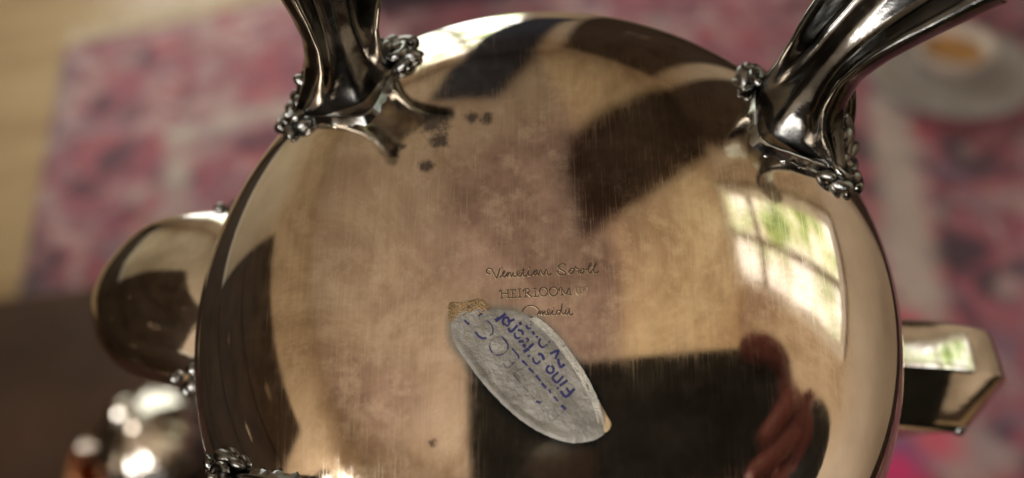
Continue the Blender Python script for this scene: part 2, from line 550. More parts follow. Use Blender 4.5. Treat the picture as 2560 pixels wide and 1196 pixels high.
for i in range(420):
    x = 0.002 + 1.616 * i / 419
    dx = random.uniform(-0.006, 0.006)
    L = random.uniform(0.055, 0.075)
    n = len(v)
    for (yy, zz, ww, q) in ((-0.003, 0.008, 0.0016, 0), (L * 0.5, 0.006, 0.0019, 0.5), (L, 0.003, 0.0008, 1)):
        v += [(x + dx * q - ww, yy, zz - 0.0012), (x + dx * q + ww, yy, zz - 0.0012), (x + dx * q, yy, zz + 0.0015)]
    for s in (0, 3):
        for e in range(3):
            f.append((n + s + e, n + s + (e + 1) % 3, n + s + 3 + (e + 1) % 3, n + s + 3 + e))
o = mesh('fringe', v, f, 'fringe', rug)
o['kind'] = 'stuff'

# ------------------------------------------------------------------ things around, out of focus
tb = empty('side_table', (-0.50, 0.20, 0))
tag(tb, 'dark brown wooden side table at the lower left, under small silver bowl', 'table')
box('tabletop', (-0.38, -0.30, 0.175), (0.36, 0.31, 0.20), 'brownwood', tb, 0.004)
box('apron', (-0.34, -0.26, 0.13), (0.32, 0.27, 0.173), 'brownwood', tb)
for lx in (-0.32, 0.30):
    for ly in (-0.24, 0.25):
        box('leg', (lx - 0.02, ly - 0.02, 0.014), (lx + 0.02, ly + 0.02, 0.128), 'brownwood', tb, 0.003)

sb = empty('sugar_bowl', (-0.2722, 0.3081, 0.2))
tag(sb, 'blurred lobed silver bowl with lid at lower left on dark table', 'bowl')
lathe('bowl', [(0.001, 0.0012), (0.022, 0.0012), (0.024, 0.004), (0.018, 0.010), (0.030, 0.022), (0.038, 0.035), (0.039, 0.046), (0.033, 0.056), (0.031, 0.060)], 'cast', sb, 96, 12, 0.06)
ld = lathe('lid', [(0.034, 0.0605), (0.035, 0.063), (0.028, 0.070), (0.017, 0.077), (0.007, 0.081), (0.001, 0.082)], 'silver', sb, 96, 12, 0.06)
lathe('finial', [(0.003, 0.080), (0.004, 0.084), (0.008, 0.089), (0.009, 0.094), (0.005, 0.099), (0.001, 0.101)], 'silver', ld, 32, 6, 0.15)
for s in (-1, 1):
    pts = catmull([(s * 0.035, 0, 0.048), (s * 0.047, 0, 0.056), (s * 0.056, 0, 0.046), (s * 0.050, 0, 0.032), (s * 0.036, 0, 0.030)], 6)
    loft('handle', tube_rings(pts, 0.0032, 10), 'silver', sb)
cp = empty('copper_cup', (-0.3091, 0.3017, 0.2))
tag(cp, 'small copper cup blurred at the bottom left beside silver bowl', 'cup')
lathe('cup_wall', [(0.001, 0.0012), (0.014, 0.0012), (0.017, 0.004), (0.020, 0.020), (0.021, 0.040), (0.022, 0.046), (0.0205, 0.046), (0.019, 0.02), (0.015, 0.006), (0.001, 0.005)], 'copper', cp, 48)
loft('handle', tube_rings(catmull([(0.020, 0, 0.038), (0.030, 0, 0.036), (0.033, 0, 0.025), (0.029, 0, 0.014), (0.019, 0, 0.012)], 6), 0.002, 8), 'copper', cp)

sc_ = empty('saucer', (0.612, 0.842, 0.0125))
tag(sc_, 'grey glazed saucer on the rug at upper right behind the foot', 'saucer')
lathe('dish', [(0.001, 0.0), (0.045, 0.0), (0.05, 0.004), (0.085, 0.014), (0.104, 0.020), (0.107, 0.023), (0.103, 0.0235), (0.082, 0.017), (0.05, 0.009), (0.001, 0.008)], 'saucer', sc_, 64)
bw = empty('tea_light', (0.622, 0.862, 0.0215))
tag(bw, 'pale round candle cup with amber wax on the grey saucer', 'candle')
lathe('cup_wall', [(0.001, 0.0), (0.034, 0.0), (0.040, 0.006), (0.049, 0.030), (0.051, 0.036), (0.047, 0.036), (0.037, 0.012), (0.001, 0.011)], 'cup', bw, 64)
lathe('wax', [(0.001, 0.0115), (0.0355, 0.0125), (0.040, 0.020), (0.036, 0.0215), (0.015, 0.020), (0.001, 0.0195)], 'amber', bw, 48)

# ------------------------------------------------------------------ phone and the hand that holds it (seen only in the reflection)
phone = empty('smartphone')
phone.matrix_world = CAM
tag(phone, 'black smartphone taking the picture, reflected as dark rectangle in base', 'phone')
box('shell', (-0.036, -0.034, 0.0026), (0.126, 0.041, 0.0105), 'phone', phone, 0.003)
N = 40
o = loft('lens_plate', [[(0.003 + r * math.cos(2 * math.pi * i / N), -0.011 + r * math.sin(2 * math.pi * i / N), z) for i in range(N)] for r, z in ((0.0145, 0.0027), (0.0145, 0.0016), (0.0138, 0.0012))], 'lens', phone)

hand = empty('hand')
hand.matrix_world = CAM @ Matrix.Translation((-0.012, -0.014, 0))
tag(hand, 'hand in dark sleeve gripping the phone, reflected at lower right', 'hand')


def skin_chain(name, chains, mat, parent, sub=2):
    verts, edges, rads = [], [], []
    for ch, join in chains:
        prev = join
        for (x, y, z, r) in ch:
            verts.append((x, y, z))
            rads.append(r)
            if prev is not None:
                edges.append((prev, len(verts) - 1))
            prev = len(verts) - 1
    me = bpy.data.meshes.new(name)
    me.from_pydata(verts, edges, [])
    ob = link(bpy.data.objects.new(name, me), parent)
    md = ob.modifiers.new('skin', 'SKIN')
    md.use_smooth_shade = True
    for i, sv in enumerate(me.skin_vertices[0].data):
        sv.radius = (rads[i], rads[i])
        sv.use_root = (i == 0)
    s2 = ob.modifiers.new('sub', 'SUBSURF')
    s2.levels = s2.render_levels = sub
    me.materials.append(M[mat])
    return ob


# the photographer: dark clothes, seen only as dark shapes in the silver
person = empty('person', (0.16, -0.65, 0.0))
tag(person, 'person in dark clothes holding the phone, reflected darkly in the feet', 'person')
skin_chain('body', [
    ([(0.0, 0.0, 0.24, 0.17), (0.0, 0.01, 0.42, 0.185), (0.0, 0.03, 0.60, 0.195), (0.0, 0.05, 0.74, 0.18), (0.0, 0.08, 0.86, 0.06), (0.0, 0.11, 0.93, 0.055)], None),
    ([(-0.11, 0.05, 0.24, 0.095), (-0.17, 0.30, 0.27, 0.085), (-0.19, 0.46, 0.25, 0.07), (-0.19, 0.44, 0.12, 0.055), (-0.19, 0.42, 0.04, 0.04)], 0),
    ([(0.11, 0.05, 0.24, 0.095), (0.17, 0.30, 0.27, 0.085), (0.19, 0.46, 0.25, 0.07), (0.19, 0.44, 0.12, 0.055), (0.19, 0.42, 0.04, 0.04)], 0),
    ([(-0.20, 0.06, 0.73, 0.065), (-0.27, 0.20, 0.46, 0.055), (-0.29, 0.36, 0.40, 0.046), (-0.21, 0.60, 0.42, 0.036)], 3),
    ([(0.20, 0.06, 0.73, 0.065), (0.37, 0.14, 0.58, 0.062), (0.22, 0.37, 0.80, 0.050)], 3)], 'sleeve', person)
hd = lathe('head', [(0.001, -0.125), (0.03, -0.122), (0.055, -0.10), (0.070, -0.06), (0.077, -0.01), (0.078, 0.04), (0.070, 0.085), (0.045, 0.115), (0.001, 0.125)], 'skin', person, 40, centre=(0.0, 0.13, 1.05))
for vt in hd.data.vertices:
    x, y, z = vt.co.x, vt.co.y - 0.13, vt.co.z - 1.05
    y *= 1.2
    if y > 0:
        y += 0.022 * math.exp(-((x / 0.013) ** 2 + ((z + 0.025) / 0.028) ** 2))          # nose
        y -= 0.009 * (math.exp(-(((x - 0.03) / 0.014) ** 2 + ((z - 0.005) / 0.012) ** 2)) + math.exp(-(((x + 0.03) / 0.014) ** 2 + ((z - 0.005) / 0.012) ** 2)))
        y += 0.006 * math.exp(-((x / 0.024) ** 2 + ((z + 0.065) / 0.010) ** 2))          # mouth
    x += math.copysign(0.012, x) * math.exp(-((y / 0.015) ** 2 + ((z + 0.005) / 0.025) ** 2)) if abs(x) > 0.06 else 0   # ears
    vt.co = (x, y + 0.13, z + 1.05)
hair = lathe('hair', [(0.083, 0.0), (0.086, 0.04), (0.078, 0.09), (0.050, 0.125), (0.001, 0.137)], 'sleeve', person, 40, centre=(0.0, 0.118, 1.05))
for vt in hair.data.vertices:
    vt.co.y = 0.118 + (vt.co.y - 0.118) * 1.2
    if vt.co.y > 0.16:
        vt.co.z = max(vt.co.z, 1.11)

# palm behind the phone's far end, four fingers round its edge onto the lens side, thumb on the screen side
palm = [(0.215, -0.012, 0.040, 0.024), (0.185, -0.004, 0.030, 0.027), (0.160, 0.004, 0.024, 0.026)]
skin_chain('palm', [(palm, None),
    ([(0.150, 0.032, 0.016, 0.011), (0.143, 0.046, 0.004, 0.010), (0.122, 0.052, -0.002, 0.009), (0.100, 0.050, -0.005, 0.008)], 2),
    ([(0.152, 0.016, 0.010, 0.011), (0.146, 0.020, -0.005, 0.010), (0.130, 0.010, -0.008, 0.009), (0.112, -0.004, -0.007, 0.008)], 2),
    ([(0.152, -0.004, 0.010, 0.011), (0.144, -0.006, -0.004, 0.010), (0.126, -0.012, -0.008, 0.009), (0.106, -0.020, -0.007, 0.008)], 2),
    ([(0.156, -0.024, 0.014, 0.010), (0.148, -0.030, 0.000, 0.009), (0.132, -0.034, -0.006, 0.008), (0.116, -0.036, -0.006, 0.007)], 2),
    ([(0.150, -0.030, 0.036, 0.012), (0.128, -0.018, 0.030, 0.011), (0.104, -0.004, 0.022, 0.009)], 1)], 'skin', hand)
loft('sleeve', tube_rings(catmull([(0.205, -0.010, 0.036), (0.24, -0.02, 0.055), (0.31, -0.06, 0.12), (0.38, -0.12, 0.22)], 6), [0.034, 0.036, 0.037, 0.038, 0.039, 0.040, 0.041, 0.042, 0.043, 0.044, 0.045, 0.046, 0.047, 0.048, 0.05, 0.052, 0.054, 0.055, 0.056], 24), 'sleeve', hand)

# ------------------------------------------------------------------ the silver pot
POT = Matrix(((0.991145, 0.132075, -0.013702, 0.00262), (-0.126653, 0.909343, -0.396302, 0.073925), (-0.039882, 0.394528, 0.918018, 0.656029), (0, 0, 0, 1)))
pot = empty('teapot')
pot.matrix_world = POT
tag(pot, 'tarnished silver teapot held with its engraved underside towards the camera', 'teapot')
RB, HB, PB = 0.06, 0.030325, 2.93924


def dome(x, y):
    """height of the underside (pot's own axes, metres) at x, y"""
    r = min(math.hypot(x, y) / RB, 0.9999)
    return -HB + HB * (1 - r ** PB) ** (1 / PB)


def dome_n(x, y):
    e = 1e-5
    return Vector((-(dome(x + e, y) - dome(x - e, y)) / (2 * e), -(dome(x, y + e) - dome(x, y - e)) / (2 * e), 1)).normalized()


DATA = {
 'engraving': [[[[-7.0,2.7],[-7.32,2.71],[-7.48,3.04],[-7.33,3.41],[-6.97,3.48],[-6.65,3.23],[-6.37,2.69],[-6.01,1.99],[-5.86,2.19],[-5.66,2.84],[-5.51,3.41],[-5.15,3.49]],0.13],[[[-5.46,2.09],[-5.03,2.54],[-4.76,2.95],[-4.87,3.05],[-5.07,2.75],[-5.11,2.34],[-4.95,2.08],[-4.64,2.29],[-4.32,2.86],[-4.36,2.53],[-4.48,2.15],[-4.24,2.53],[-4.01,2.81],[-3.91,2.48],[-3.83,2.14],[-3.61,2.52],[-3.52,2.79],[-3.55,2.39],[-3.38,2.16],[-3.06,2.29],[-2.63,2.71],[-2.68,2.99],[-2.9,2.87],[-2.98,2.51],[-2.83,2.22],[-2.51,2.25],[-2.2,2.62],[-1.97,3.35]],0.13],[[[-1.97,3.35],[-2.05,2.78],[-2.07,2.37],[-1.88,2.16],[-1.57,2.32],[-1.33,2.85],[-1.27,3.01],[-1.33,2.52],[-1.22,2.26],[-0.86,2.35],[-0.55,2.67],[-0.07,3.09],[-0.38,3.08],[-0.55,2.67],[-0.39,2.33],[-0.08,2.58],[0.02,3.11],[-0.01,2.58],[0.12,2.32],[0.32,2.74],[0.48,3.1],[0.63,2.81],[0.9,2.34],[1.14,2.81],[1.34,3.17],[1.46,2.8],[1.51,2.43],[1.72,2.29],[2.04,2.55]],0.13],[[[-2.27,3.06],[-1.72,3.08]],0.13],[[[-1.18,3.54],[-1.14,3.47]],0.13],[[[4.14,3.74],[3.87,3.95],[3.4,3.87],[3.12,3.59],[3.31,3.22],[3.85,2.88],[4.15,2.59],[3.99,2.35],[3.52,2.26],[3.1,2.45],[2.94,2.78],[3.1,2.91]],0.13],[[[5.3,3.19],[5.07,3.22],[4.79,3.03],[4.63,2.75],[4.78,2.49],[5.17,2.58],[5.41,2.98],[5.6,3.51],[5.73,3.3],[6.12,3.09],[5.99,2.73],[6.1,2.5],[6.34,2.56]],0.13],[[[6.75,3.21],[6.43,3.05],[6.28,2.68],[6.49,2.48],[6.8,2.78],[6.75,3.17],[7.02,3.02],[7.37,3.12],[7.77,3.56],[7.93,3.93],[7.75,4.01],[7.55,3.52],[7.46,2.83],[7.66,2.52],[7.99,2.86],[8.48,3.51],[8.71,3.92],[8.55,4.0],[8.33,3.51],[8.23,2.78],[8.44,2.47],[8.76,2.61],[8.96,2.81]],0.13],[[[-5.53,-0.1],[-5.32,0.11],[-5.25,-1.07]],0.13],[[[-5.39,-1.09],[-5.06,-1.06]],0.13],[[[-4.47,0.14],[-4.24,0.16]],0.13],[[[-4.36,0.14],[-4.28,-1.01]],0.13],[[[-4.43,-1.02],[-4.12,-0.99]],0.13],[[[-5.25,-0.45],[-4.32,-0.39]],0.13],[[[-3.93,0.11],[-3.26,0.17],[-3.25,-0.0]],0.13],[[[-3.68,0.13],[-3.64,-1.02]],0.13],[[[-3.65,-0.42],[-3.38,-0.39]],0.13],[[[-3.89,-1.03],[-3.22,-0.98],[-3.21,-0.78]],0.13],[[[-2.63,0.23],[-2.6,-0.98]],0.13],[[[-2.85,0.21],[-2.4,0.25]],0.13],[[[-2.82,-1.0],[-2.37,-0.96]],0.13],[[[-1.78,0.18],[-1.74,-0.95]],0.13],[[[-1.91,-0.96],[-1.52,-0.94]],0.13],[[[-2.13,-0.08],[-1.85,0.2],[-1.42,0.28],[-1.21,0.01],[-1.39,-0.31],[-1.7,-0.4]],0.13],[[[-1.49,-0.39],[-0.85,-0.94]],0.13],[[[-0.37,0.28],[-0.33,-0.87]],0.13],[[[-0.57,0.26],[-0.19,0.3]],0.13],[[[-0.56,-0.89],[0.11,-0.87],[0.13,-0.66]],0.13],[[[1.44,-0.21],[1.41,-0.39],[1.34,-0.56],[1.24,-0.69],[1.1,-0.79],[0.94,-0.84],[0.78,-0.84],[0.63,-0.78],[0.49,-0.68],[0.39,-0.54],[0.32,-0.38],[0.3,-0.19],[0.33,-0.01],[0.4,0.15],[0.5,0.29],[0.64,0.39],[0.8,0.44],[0.96,0.43],[1.11,0.38],[1.25,0.28],[1.35,0.14],[1.42,-0.03],[1.44,-0.21]],0.13],[[[2.92,-0.2],[2.89,-0.39],[2.82,-0.56],[2.7,-0.69],[2.56,-0.79],[2.4,-0.84],[2.23,-0.84],[2.07,-0.79],[1.93,-0.68],[1.82,-0.54],[1.76,-0.37],[1.74,-0.18],[1.76,0.0],[1.83,0.17],[1.95,0.31],[2.09,0.41],[2.25,0.46],[2.42,0.46],[2.58,0.4],[2.72,0.3],[2.83,0.16],[2.9,-0.02],[2.92,-0.2]],0.13],[[[3.15,-0.06],[3.25,0.26],[3.47,0.34],[3.53,-0.75]],0.13],[[[3.39,-0.76],[3.7,-0.73]],0.13],[[[3.47,0.34],[4.13,-0.62],[4.61,0.32],[4.72,-0.72]],0.13],[[[4.57,-0.75],[4.88,-0.71]],0.13],[[[-2.22,-3.13],[-1.98,-2.66],[-1.52,-2.33],[-0.9,-2.24],[-0.28,-2.45],[0.18,-2.89],[0.14,-3.28],[-0.06,-3.58]],0.13],[[[0.18,-2.9],[0.32,-3.21],[0.25,-3.58],[0.49,-3.21],[0.64,-3.09],[0.65,-3.61],[0.87,-3.29],[1.04,-3.14],[1.04,-3.53],[1.33,-3.65],[1.64,-3.3],[1.76,-3.03],[1.59,-2.87],[1.4,-3.14],[1.47,-3.58],[1.83,-3.56],[2.2,-2.99],[2.07,-3.51],[2.27,-3.68],[2.68,-3.47]],0.13],[[[2.26,-2.6],[2.31,-2.68]],0.13],[[[3.23,-3.09],[2.92,-3.0],[2.71,-3.32],[2.86,-3.63],[3.26,-3.32],[3.56,-1.98],[3.46,-2.85],[3.51,-3.41],[3.76,-3.53],[4.03,-3.26]],0.13],[[[4.51,-2.8],[4.13,-2.94],[3.95,-3.41],[4.16,-3.63],[4.46,-3.26],[4.57,-2.75],[4.53,-3.46],[4.73,-3.74],[5.04,-3.51]],0.13]],
 'faint': [[[[5.96,0.48],[5.7,0.22],[5.63,-0.1],[5.73,-0.42],[5.96,-0.68]],0.1],[[[6.14,0.38],[6.12,-0.46]],0.1],[[[6.14,0.38],[6.4,0.39]],0.1],[[[6.13,-0.02],[6.33,-0.01]],0.1],[[[6.12,-0.46],[6.4,-0.44]],0.1],[[[6.67,0.41],[6.66,-0.47]],0.1],[[[6.67,0.41],[7.02,0.45]],0.1],[[[6.66,-0.03],[6.97,-0.02]],0.1],[[[7.1,0.53],[7.35,0.28],[7.41,-0.04],[7.33,-0.44],[7.17,-0.68]],0.1]],
 'blue': [[[[3.15,-14.64],[3.85,-15.36],[4.97,-14.32]],0.327],[[[3.95,-14.24],[4.38,-14.82]],0.28],[[[3.06,-13.79],[4.0,-13.15]],0.304],[[[2.68,-14.12],[2.74,-14.2]],0.304],[[[3.44,-12.57],[2.92,-13.11],[2.55,-13.38],[2.04,-12.86],[2.1,-12.55],[2.78,-12.0]],0.28],[[[1.94,-11.1],[2.06,-11.22],[2.15,-11.37],[2.18,-11.54],[2.15,-11.71],[2.07,-11.86],[1.95,-11.98],[1.8,-12.05],[1.63,-12.06],[1.47,-12.02],[1.33,-11.92],[1.23,-11.78],[1.18,-11.61],[1.19,-11.44],[1.26,-11.28],[1.37,-11.15],[1.52,-11.06]],0.28],[[[-0.72,-9.92],[-0.62,-10.41],[-0.21,-10.7],[0.25,-10.38]],0.255],[[[0.11,-9.35],[0.52,-9.47],[0.78,-10.05]],0.34],[[[-1.37,-9.53],[-1.31,-9.61]],0.34],[[[-1.94,-8.95],[-1.41,-8.65]],0.391],[[[-1.19,-8.34],[-0.72,-7.94]],0.34],[[[-2.08,-8.0],[-1.94,-8.26],[-1.83,-8.07]],0.306],[[[-2.63,-7.52],[-2.17,-7.51]],0.34],[[[-1.63,-7.07],[-1.36,-7.22],[-1.49,-7.5]],0.238],[[[-3.3,-6.35],[-3.28,-6.8],[-2.93,-7.05],[-2.62,-6.99]],0.255],[[[-2.77,-5.85],[-2.31,-6.01],[-2.14,-6.45]],0.306],[[[-4.2,-5.67],[-3.81,-6.09],[-3.0,-5.24]],0.323],[[[-4.86,-5.08],[-5.05,-4.6],[-4.86,-4.13],[-4.43,-3.98],[-4.16,-4.3],[-4.16,-4.62],[-3.47,-4.31]],0.306],[[[-4.74,-4.96],[-4.39,-5.28],[-4.08,-4.89]],0.221],[[[-5.9,-4.43],[-4.75,-3.52]],0.357],[[[1.82,-9.3],[2.89,-8.87],[2.45,-9.95]],0.289],[[[2.83,-10.14],[3.11,-11.24],[3.63,-10.88]],0.323],[[[0.32,-7.21],[0.13,-7.7],[0.36,-8.25],[0.8,-8.39],[1.27,-8.04]],0.238],[[[1.58,-7.72],[1.67,-7.53]],0.17],[[[-0.74,-6.18],[-0.57,-6.46]],0.306],[[[-0.21,-6.85],[-0.06,-6.91]],0.238],[[[-1.63,-5.24],[-1.43,-5.63],[-1.08,-5.63]],0.255],[[[-1.0,-5.09],[-0.92,-5.19]],0.153],[[[-2.54,-4.83],[-2.46,-4.95]],0.391],[[[-6.03,-4.32],[-5.72,-4.13]],0.34],[[[-7.31,-4.46],[-6.73,-4.98],[-6.43,-5.69],[-6.52,-6.31],[-6.83,-6.58]],0.153],[[[-8.96,-6.12],[-8.49,-6.67],[-7.95,-6.99],[-7.48,-6.96]],0.255],[[[-5.09,-6.88],[-4.63,-7.42],[-4.29,-8.05],[-4.32,-8.58]],0.187],[[[-6.93,-8.17],[-6.78,-8.63],[-6.54,-9.02]],0.187],[[[-6.01,-9.41],[-5.47,-9.45],[-4.94,-9.27]],0.153],[[[-3.66,-8.55],[-3.17,-9.13],[-2.82,-9.51],[-2.75,-9.9]],0.221],[[[-2.22,-10.32],[-1.61,-10.9]],0.221],[[[-1.28,-11.43],[-0.68,-11.92]],0.221],[[[-0.28,-12.46],[0.23,-13.08]],0.28],[[[0.53,-13.55],[0.99,-14.01]],0.327],[[[1.5,-14.43],[1.65,-14.76]],0.257],[[[2.21,-15.35],[2.66,-15.91]],0.21],[[[3.26,-16.64],[3.68,-17.0]],0.35],[[[-0.27,-16.01],[0.24,-16.14]],0.257],[[[-2.14,-10.52],[-2.14,-10.29],[-1.57,-10.93]],0.21],[[[-1.26,-11.42],[-0.69,-11.91]],0.28],[[[-10.5,-4.37],[-10.38,-4.53]],0.221],[[[-10.23,-4.69],[-9.95,-4.89]],0.238],[[[-8.53,-3.73],[-8.22,-3.38],[-8.1,-3.54]],0.187]],
 'thin': [[[[-4.27,-8.12],[-4.3,-8.42],[-4.4,-8.7],[-4.56,-8.94],[-4.77,-9.15],[-5.01,-9.3],[-5.29,-9.4],[-5.58,-9.43],[-5.88,-9.39],[-6.16,-9.29],[-6.41,-9.13],[-6.62,-8.92],[-6.78,-8.67],[-6.88,-8.38],[-6.91,-8.09],[-6.88,-7.79],[-6.78,-7.51],[-6.63,-7.26],[-6.42,-7.06],[-6.17,-6.9],[-5.89,-6.81],[-5.6,-6.78],[-5.3,-6.81],[-5.02,-6.92],[-4.77,-7.08],[-4.56,-7.29],[-4.4,-7.55],[-4.3,-7.83],[-4.27,-8.12]],0.059],[[[-4.92,-10.67],[-4.35,-11.32],[-3.32,-10.46]],0.119],[[[-3.74,-10.64],[-3.32,-10.46]],0.153],[[[-3.56,-12.12],[-3.09,-12.8],[-2.47,-13.47]],0.105],[[[-2.01,-14.04],[-1.46,-14.58]],0.105],[[[-1.03,-15.17],[-0.62,-15.58]],0.082],[[[-3.72,-16.82],[-3.11,-17.18]],0.105],[[[-2.9,-17.33],[-2.29,-17.78]],0.082],[[[1.4,-18.16],[1.9,-18.61],[3.61,-17.17]],0.058],[[[0.34,-16.9],[0.74,-17.45]],0.058],[[[-4.84,-10.56],[-5.53,-11.23]],0.042],[[[-2.6,-13.0],[-2.82,-12.92],[-3.0,-12.79],[-3.14,-12.62],[-3.22,-12.41],[-3.24,-12.18],[-3.2,-11.96],[-3.09,-11.76],[-2.93,-11.61],[-2.73,-11.5],[-2.51,-11.46],[-2.28,-11.48],[-2.07,-11.57]],0.058],[[[-10.23,-2.34],[-9.87,-2.38]],0.076],[[[-7.45,-2.64],[-6.94,-2.76]],0.076],[[[-1.07,-4.58],[-0.61,-4.86]],0.068]],
 'grey': [[[[-10.55,-6.33],[-10.52,-6.02],[-10.21,-5.91],[-9.74,-6.19],[-9.65,-6.66],[-10.19,-7.19],[-10.46,-7.07],[-10.42,-6.8],[-9.88,-6.88],[-9.42,-6.35],[-9.18,-6.9],[-8.88,-6.51]],0.221],[[[-7.85,-5.16],[-8.12,-5.51],[-7.96,-5.9],[-7.42,-5.75],[-7.11,-5.95]],0.221],[[[-8.75,-7.37],[-8.32,-7.68],[-8.06,-7.38]],0.204],[[[0.88,-8.64],[1.02,-9.17],[1.55,-9.25],[1.24,-9.78]],0.34],[[[1.62,-9.79],[2.22,-10.02],[1.91,-10.55],[2.52,-10.63]],0.289],[[[-5.55,-4.99],[-5.01,-5.47]],0.425],[[[-1.03,-9.23],[-0.34,-8.89]],0.221],[[[0.72,-14.98],[0.82,-15.49],[1.13,-15.29]],0.28],[[[-0.15,-14.87],[-0.05,-15.08]],0.304],[[[6.78,-18.83],[6.93,-19.03]],0.164],[[[2.01,-18.11],[2.57,-17.92]],0.164],[[[-5.88,-8.71],[-5.46,-8.25]],0.119]],
 'sticker': [[-12.55,-3.98],[-11.69,-3.11],[-10.71,-2.42],[-8.95,-2.45],[-6.91,-2.6],[-4.87,-2.75],[-3.01,-3.13],[-1.39,-3.57],[0.04,-4.35],[1.58,-5.54],[3.15,-7.3],[4.37,-9.03],[5.46,-10.63],[6.43,-12.16],[7.28,-13.83],[8.01,-15.49],[8.58,-16.97],[8.86,-18.39],[9.2,-19.89],[8.68,-20.64],[7.73,-21.17],[6.46,-21.49],[4.64,-21.59],[2.89,-21.27],[1.25,-20.67],[-0.4,-19.91],[-2.17,-18.71],[-4.0,-17.28],[-5.69,-15.67],[-7.39,-13.88],[-8.71,-12.29],[-9.88,-10.75],[-10.88,-9.31],[-11.77,-7.91],[-12.38,-6.51],[-12.58,-5.22]],
 'residue': [[-12.9,-4.15],[-13.05,-2.67],[-12.84,-1.6],[-11.9,-1.5],[-11.01,-1.63],[-10.14,-1.35],[-9.26,-1.13],[-8.38,-1.08],[-7.62,-1.39],[-7.09,-2.0],[-6.5,-2.72],[-7.48,-3.36],[-9.52,-3.62],[-11.26,-4.19],[-12.12,-4.88]],
 'chip': [[8.33,-15.99],[8.96,-16.97],[9.48,-17.95],[9.95,-18.77],[9.93,-19.36],[9.58,-19.95],[8.97,-20.11],[8.47,-18.49]],
 'spots': [[-16.31,28.59],[-15.29,24.99],[-17.19,20.59],[-22.64,23.34],[-21.27,24.26],[-10.17,28.85],[-7.92,28.8],[-14.94,-21.31]],
 'feet': [[[-32.06,38.22,-9.5],[-31.59,39.36,-4.0],[-31.04,40.99,2.0],[-30.56,42.94,8.0],[-30.02,45.11,14.0],[-29.31,47.44,20.0]],[[42.35,29.22,-9.5],[42.4,31.47,-4.0],[43.39,33.4,2.0],[45.78,35.73,8.0],[50.47,38.7,14.0],[57.48,42.43,20.0]],[[-40.83,-32.8,-9.0],[-41.7,-34.01,-3.0],[-43.01,-35.56,3.0],[-44.81,-37.85,9.0],[-46.94,-40.46,15.0],[-49.25,-43.07,21.0]],[[33.42,-40.55,-9.0],[33.89,-41.26,-3.0],[35.07,-42.29,3.0],[37.16,-44.18,9.0],[39.89,-46.51,15.0],[42.28,-48.73,21.0]]],
}

stk = [Vector((x, y)) * 0.001 for x, y in DATA['sticker']]


def seg_dist(p, poly):
    best = 9
    n = len(poly)
    inside = False
    for i in range(n):
        a, b = poly[i], poly[(i + 1) % n]
        ab = b - a
        t = max(0, min(1, (p - a).dot(ab) / max(ab.dot(ab), 1e-12)))
        best = min(best, (p - (a + ab * t)).length)
        if (a.y > p.y) != (b.y > p.y) and p.x < (b.x - a.x) * (p.y - a.y) / (b.y - a.y) + a.x:
            inside = not inside
    return 0.0 if inside else best


SEG = 300
prof = []
for i in range(1, 131):
    t = math.pi / 2 * (i / 130)
    prof.append((RB * math.sin(t) ** (2 / PB), -(HB - HB * math.cos(t) ** (2 / PB))))
# insert more rings over the flat of the base, where sin^(2/p) starts coarse
r_first = prof[0][0]
prof = [(r_first * q / 8, dome(r_first * q / 8, 0)) for q in range(1, 8)] + prof
for (r, z) in ((0.0600, -0.034), (0.0597, -0.040), (0.0588, -0.050), (0.0570, -0.062), (0.0540, -0.074), (0.0495, -0.085), (0.0440, -0.093), (0.0400, -0.098), (0.0385, -0.102), (0.0390, -0.106), (0.0405, -0.108), (0.0395, -0.1095), (0.036, -0.109)):
    prof.append((r, z))
v = [(0, 0, 0)]
for r, z in prof:
    for i in range(SEG):
        a = 2 * math.pi * i / SEG
        v.append((r * math.cos(a), r * math.sin(a), z))
f = [(0, 1 + i, 1 + (i + 1) % SEG) for i in range(SEG)]
for j in range(len(prof) - 1):
    for i in range(SEG):
        a, b = 1 + j * SEG + i, 1 + j * SEG + (i + 1) % SEG
        f.append((a, b, b + SEG, a + SEG))
body = mesh('body', v, f, 'body', pot)
me = body.data
st = me.color_attributes.new('stain', 'FLOAT_COLOR', 'POINT')
me.attributes.new('spot', 'FLOAT', 'POINT')
st = me.color_attributes['stain']
sp = me.attributes['spot']
spots = [(Vector((x, y)) * 0.001, r) for (x, y), r in zip(DATA['spots'], (0.0030, 0.0020, 0.0013, 0.0010, 0.0009, 0.0013, 0.0013, 0.0007))]
for i, vt in enumerate(me.vertices):
    x, y, z = vt.co
    p = Vector((x, y))
    r = p.length
    nz = mnoise.noise((x * 60, y * 60, 3.0))
    tarn = 1.0 - min(1.0, max(0.0, (r - 0.040 - 0.006 * nz) / 0.010))
    if z < -0.02:
        tarn = 0.0
    # purple brown zone above and right of the engraving
    q = Vector((x - 0.001, y - 0.012))
    pz = math.exp(-((q.x / 0.016) ** 2 + (q.y / 0.017) ** 2)) + 0.9 * math.exp(-(((x - 0.0065 + 0.1 * y) / 0.0035) ** 2 + ((y - 0.003) / 0.014) ** 2)) + 0.5 * math.exp(-(((x + 0.022) / 0.008) ** 2 + ((y + 0.016) / 0.008) ** 2))
    d = 0.0
    if r < 0.04 and z > -0.01:
        dd = seg_dist(p, stk)
        d = math.exp(-(dd / 0.0008) ** 1.4)
    st.data[i].color = (tarn, min(1.0, pz), d, 1)
    s = 0.0
    if z > -0.015:
        for c0, rr in spots:
            s = max(s, math.exp(-((p - c0).length / rr) ** 2))
    sp.data[i].value = s
# lid (hidden behind the body)
lid = lathe('lid', [(0.0385, -0.1115), (0.0405, -0.1130), (0.036, -0.120), (0.024, -0.128), (0.010, -0.132), (0.001, -0.133)], 'silver', pot, 64)
lathe('finial', [(0.004, -0.132), (0.005, -0.137), (0.010, -0.143), (0.009, -0.149), (0.004, -0.153), (0.001, -0.154)], 'silver', lid, 32, 6, 0.12)

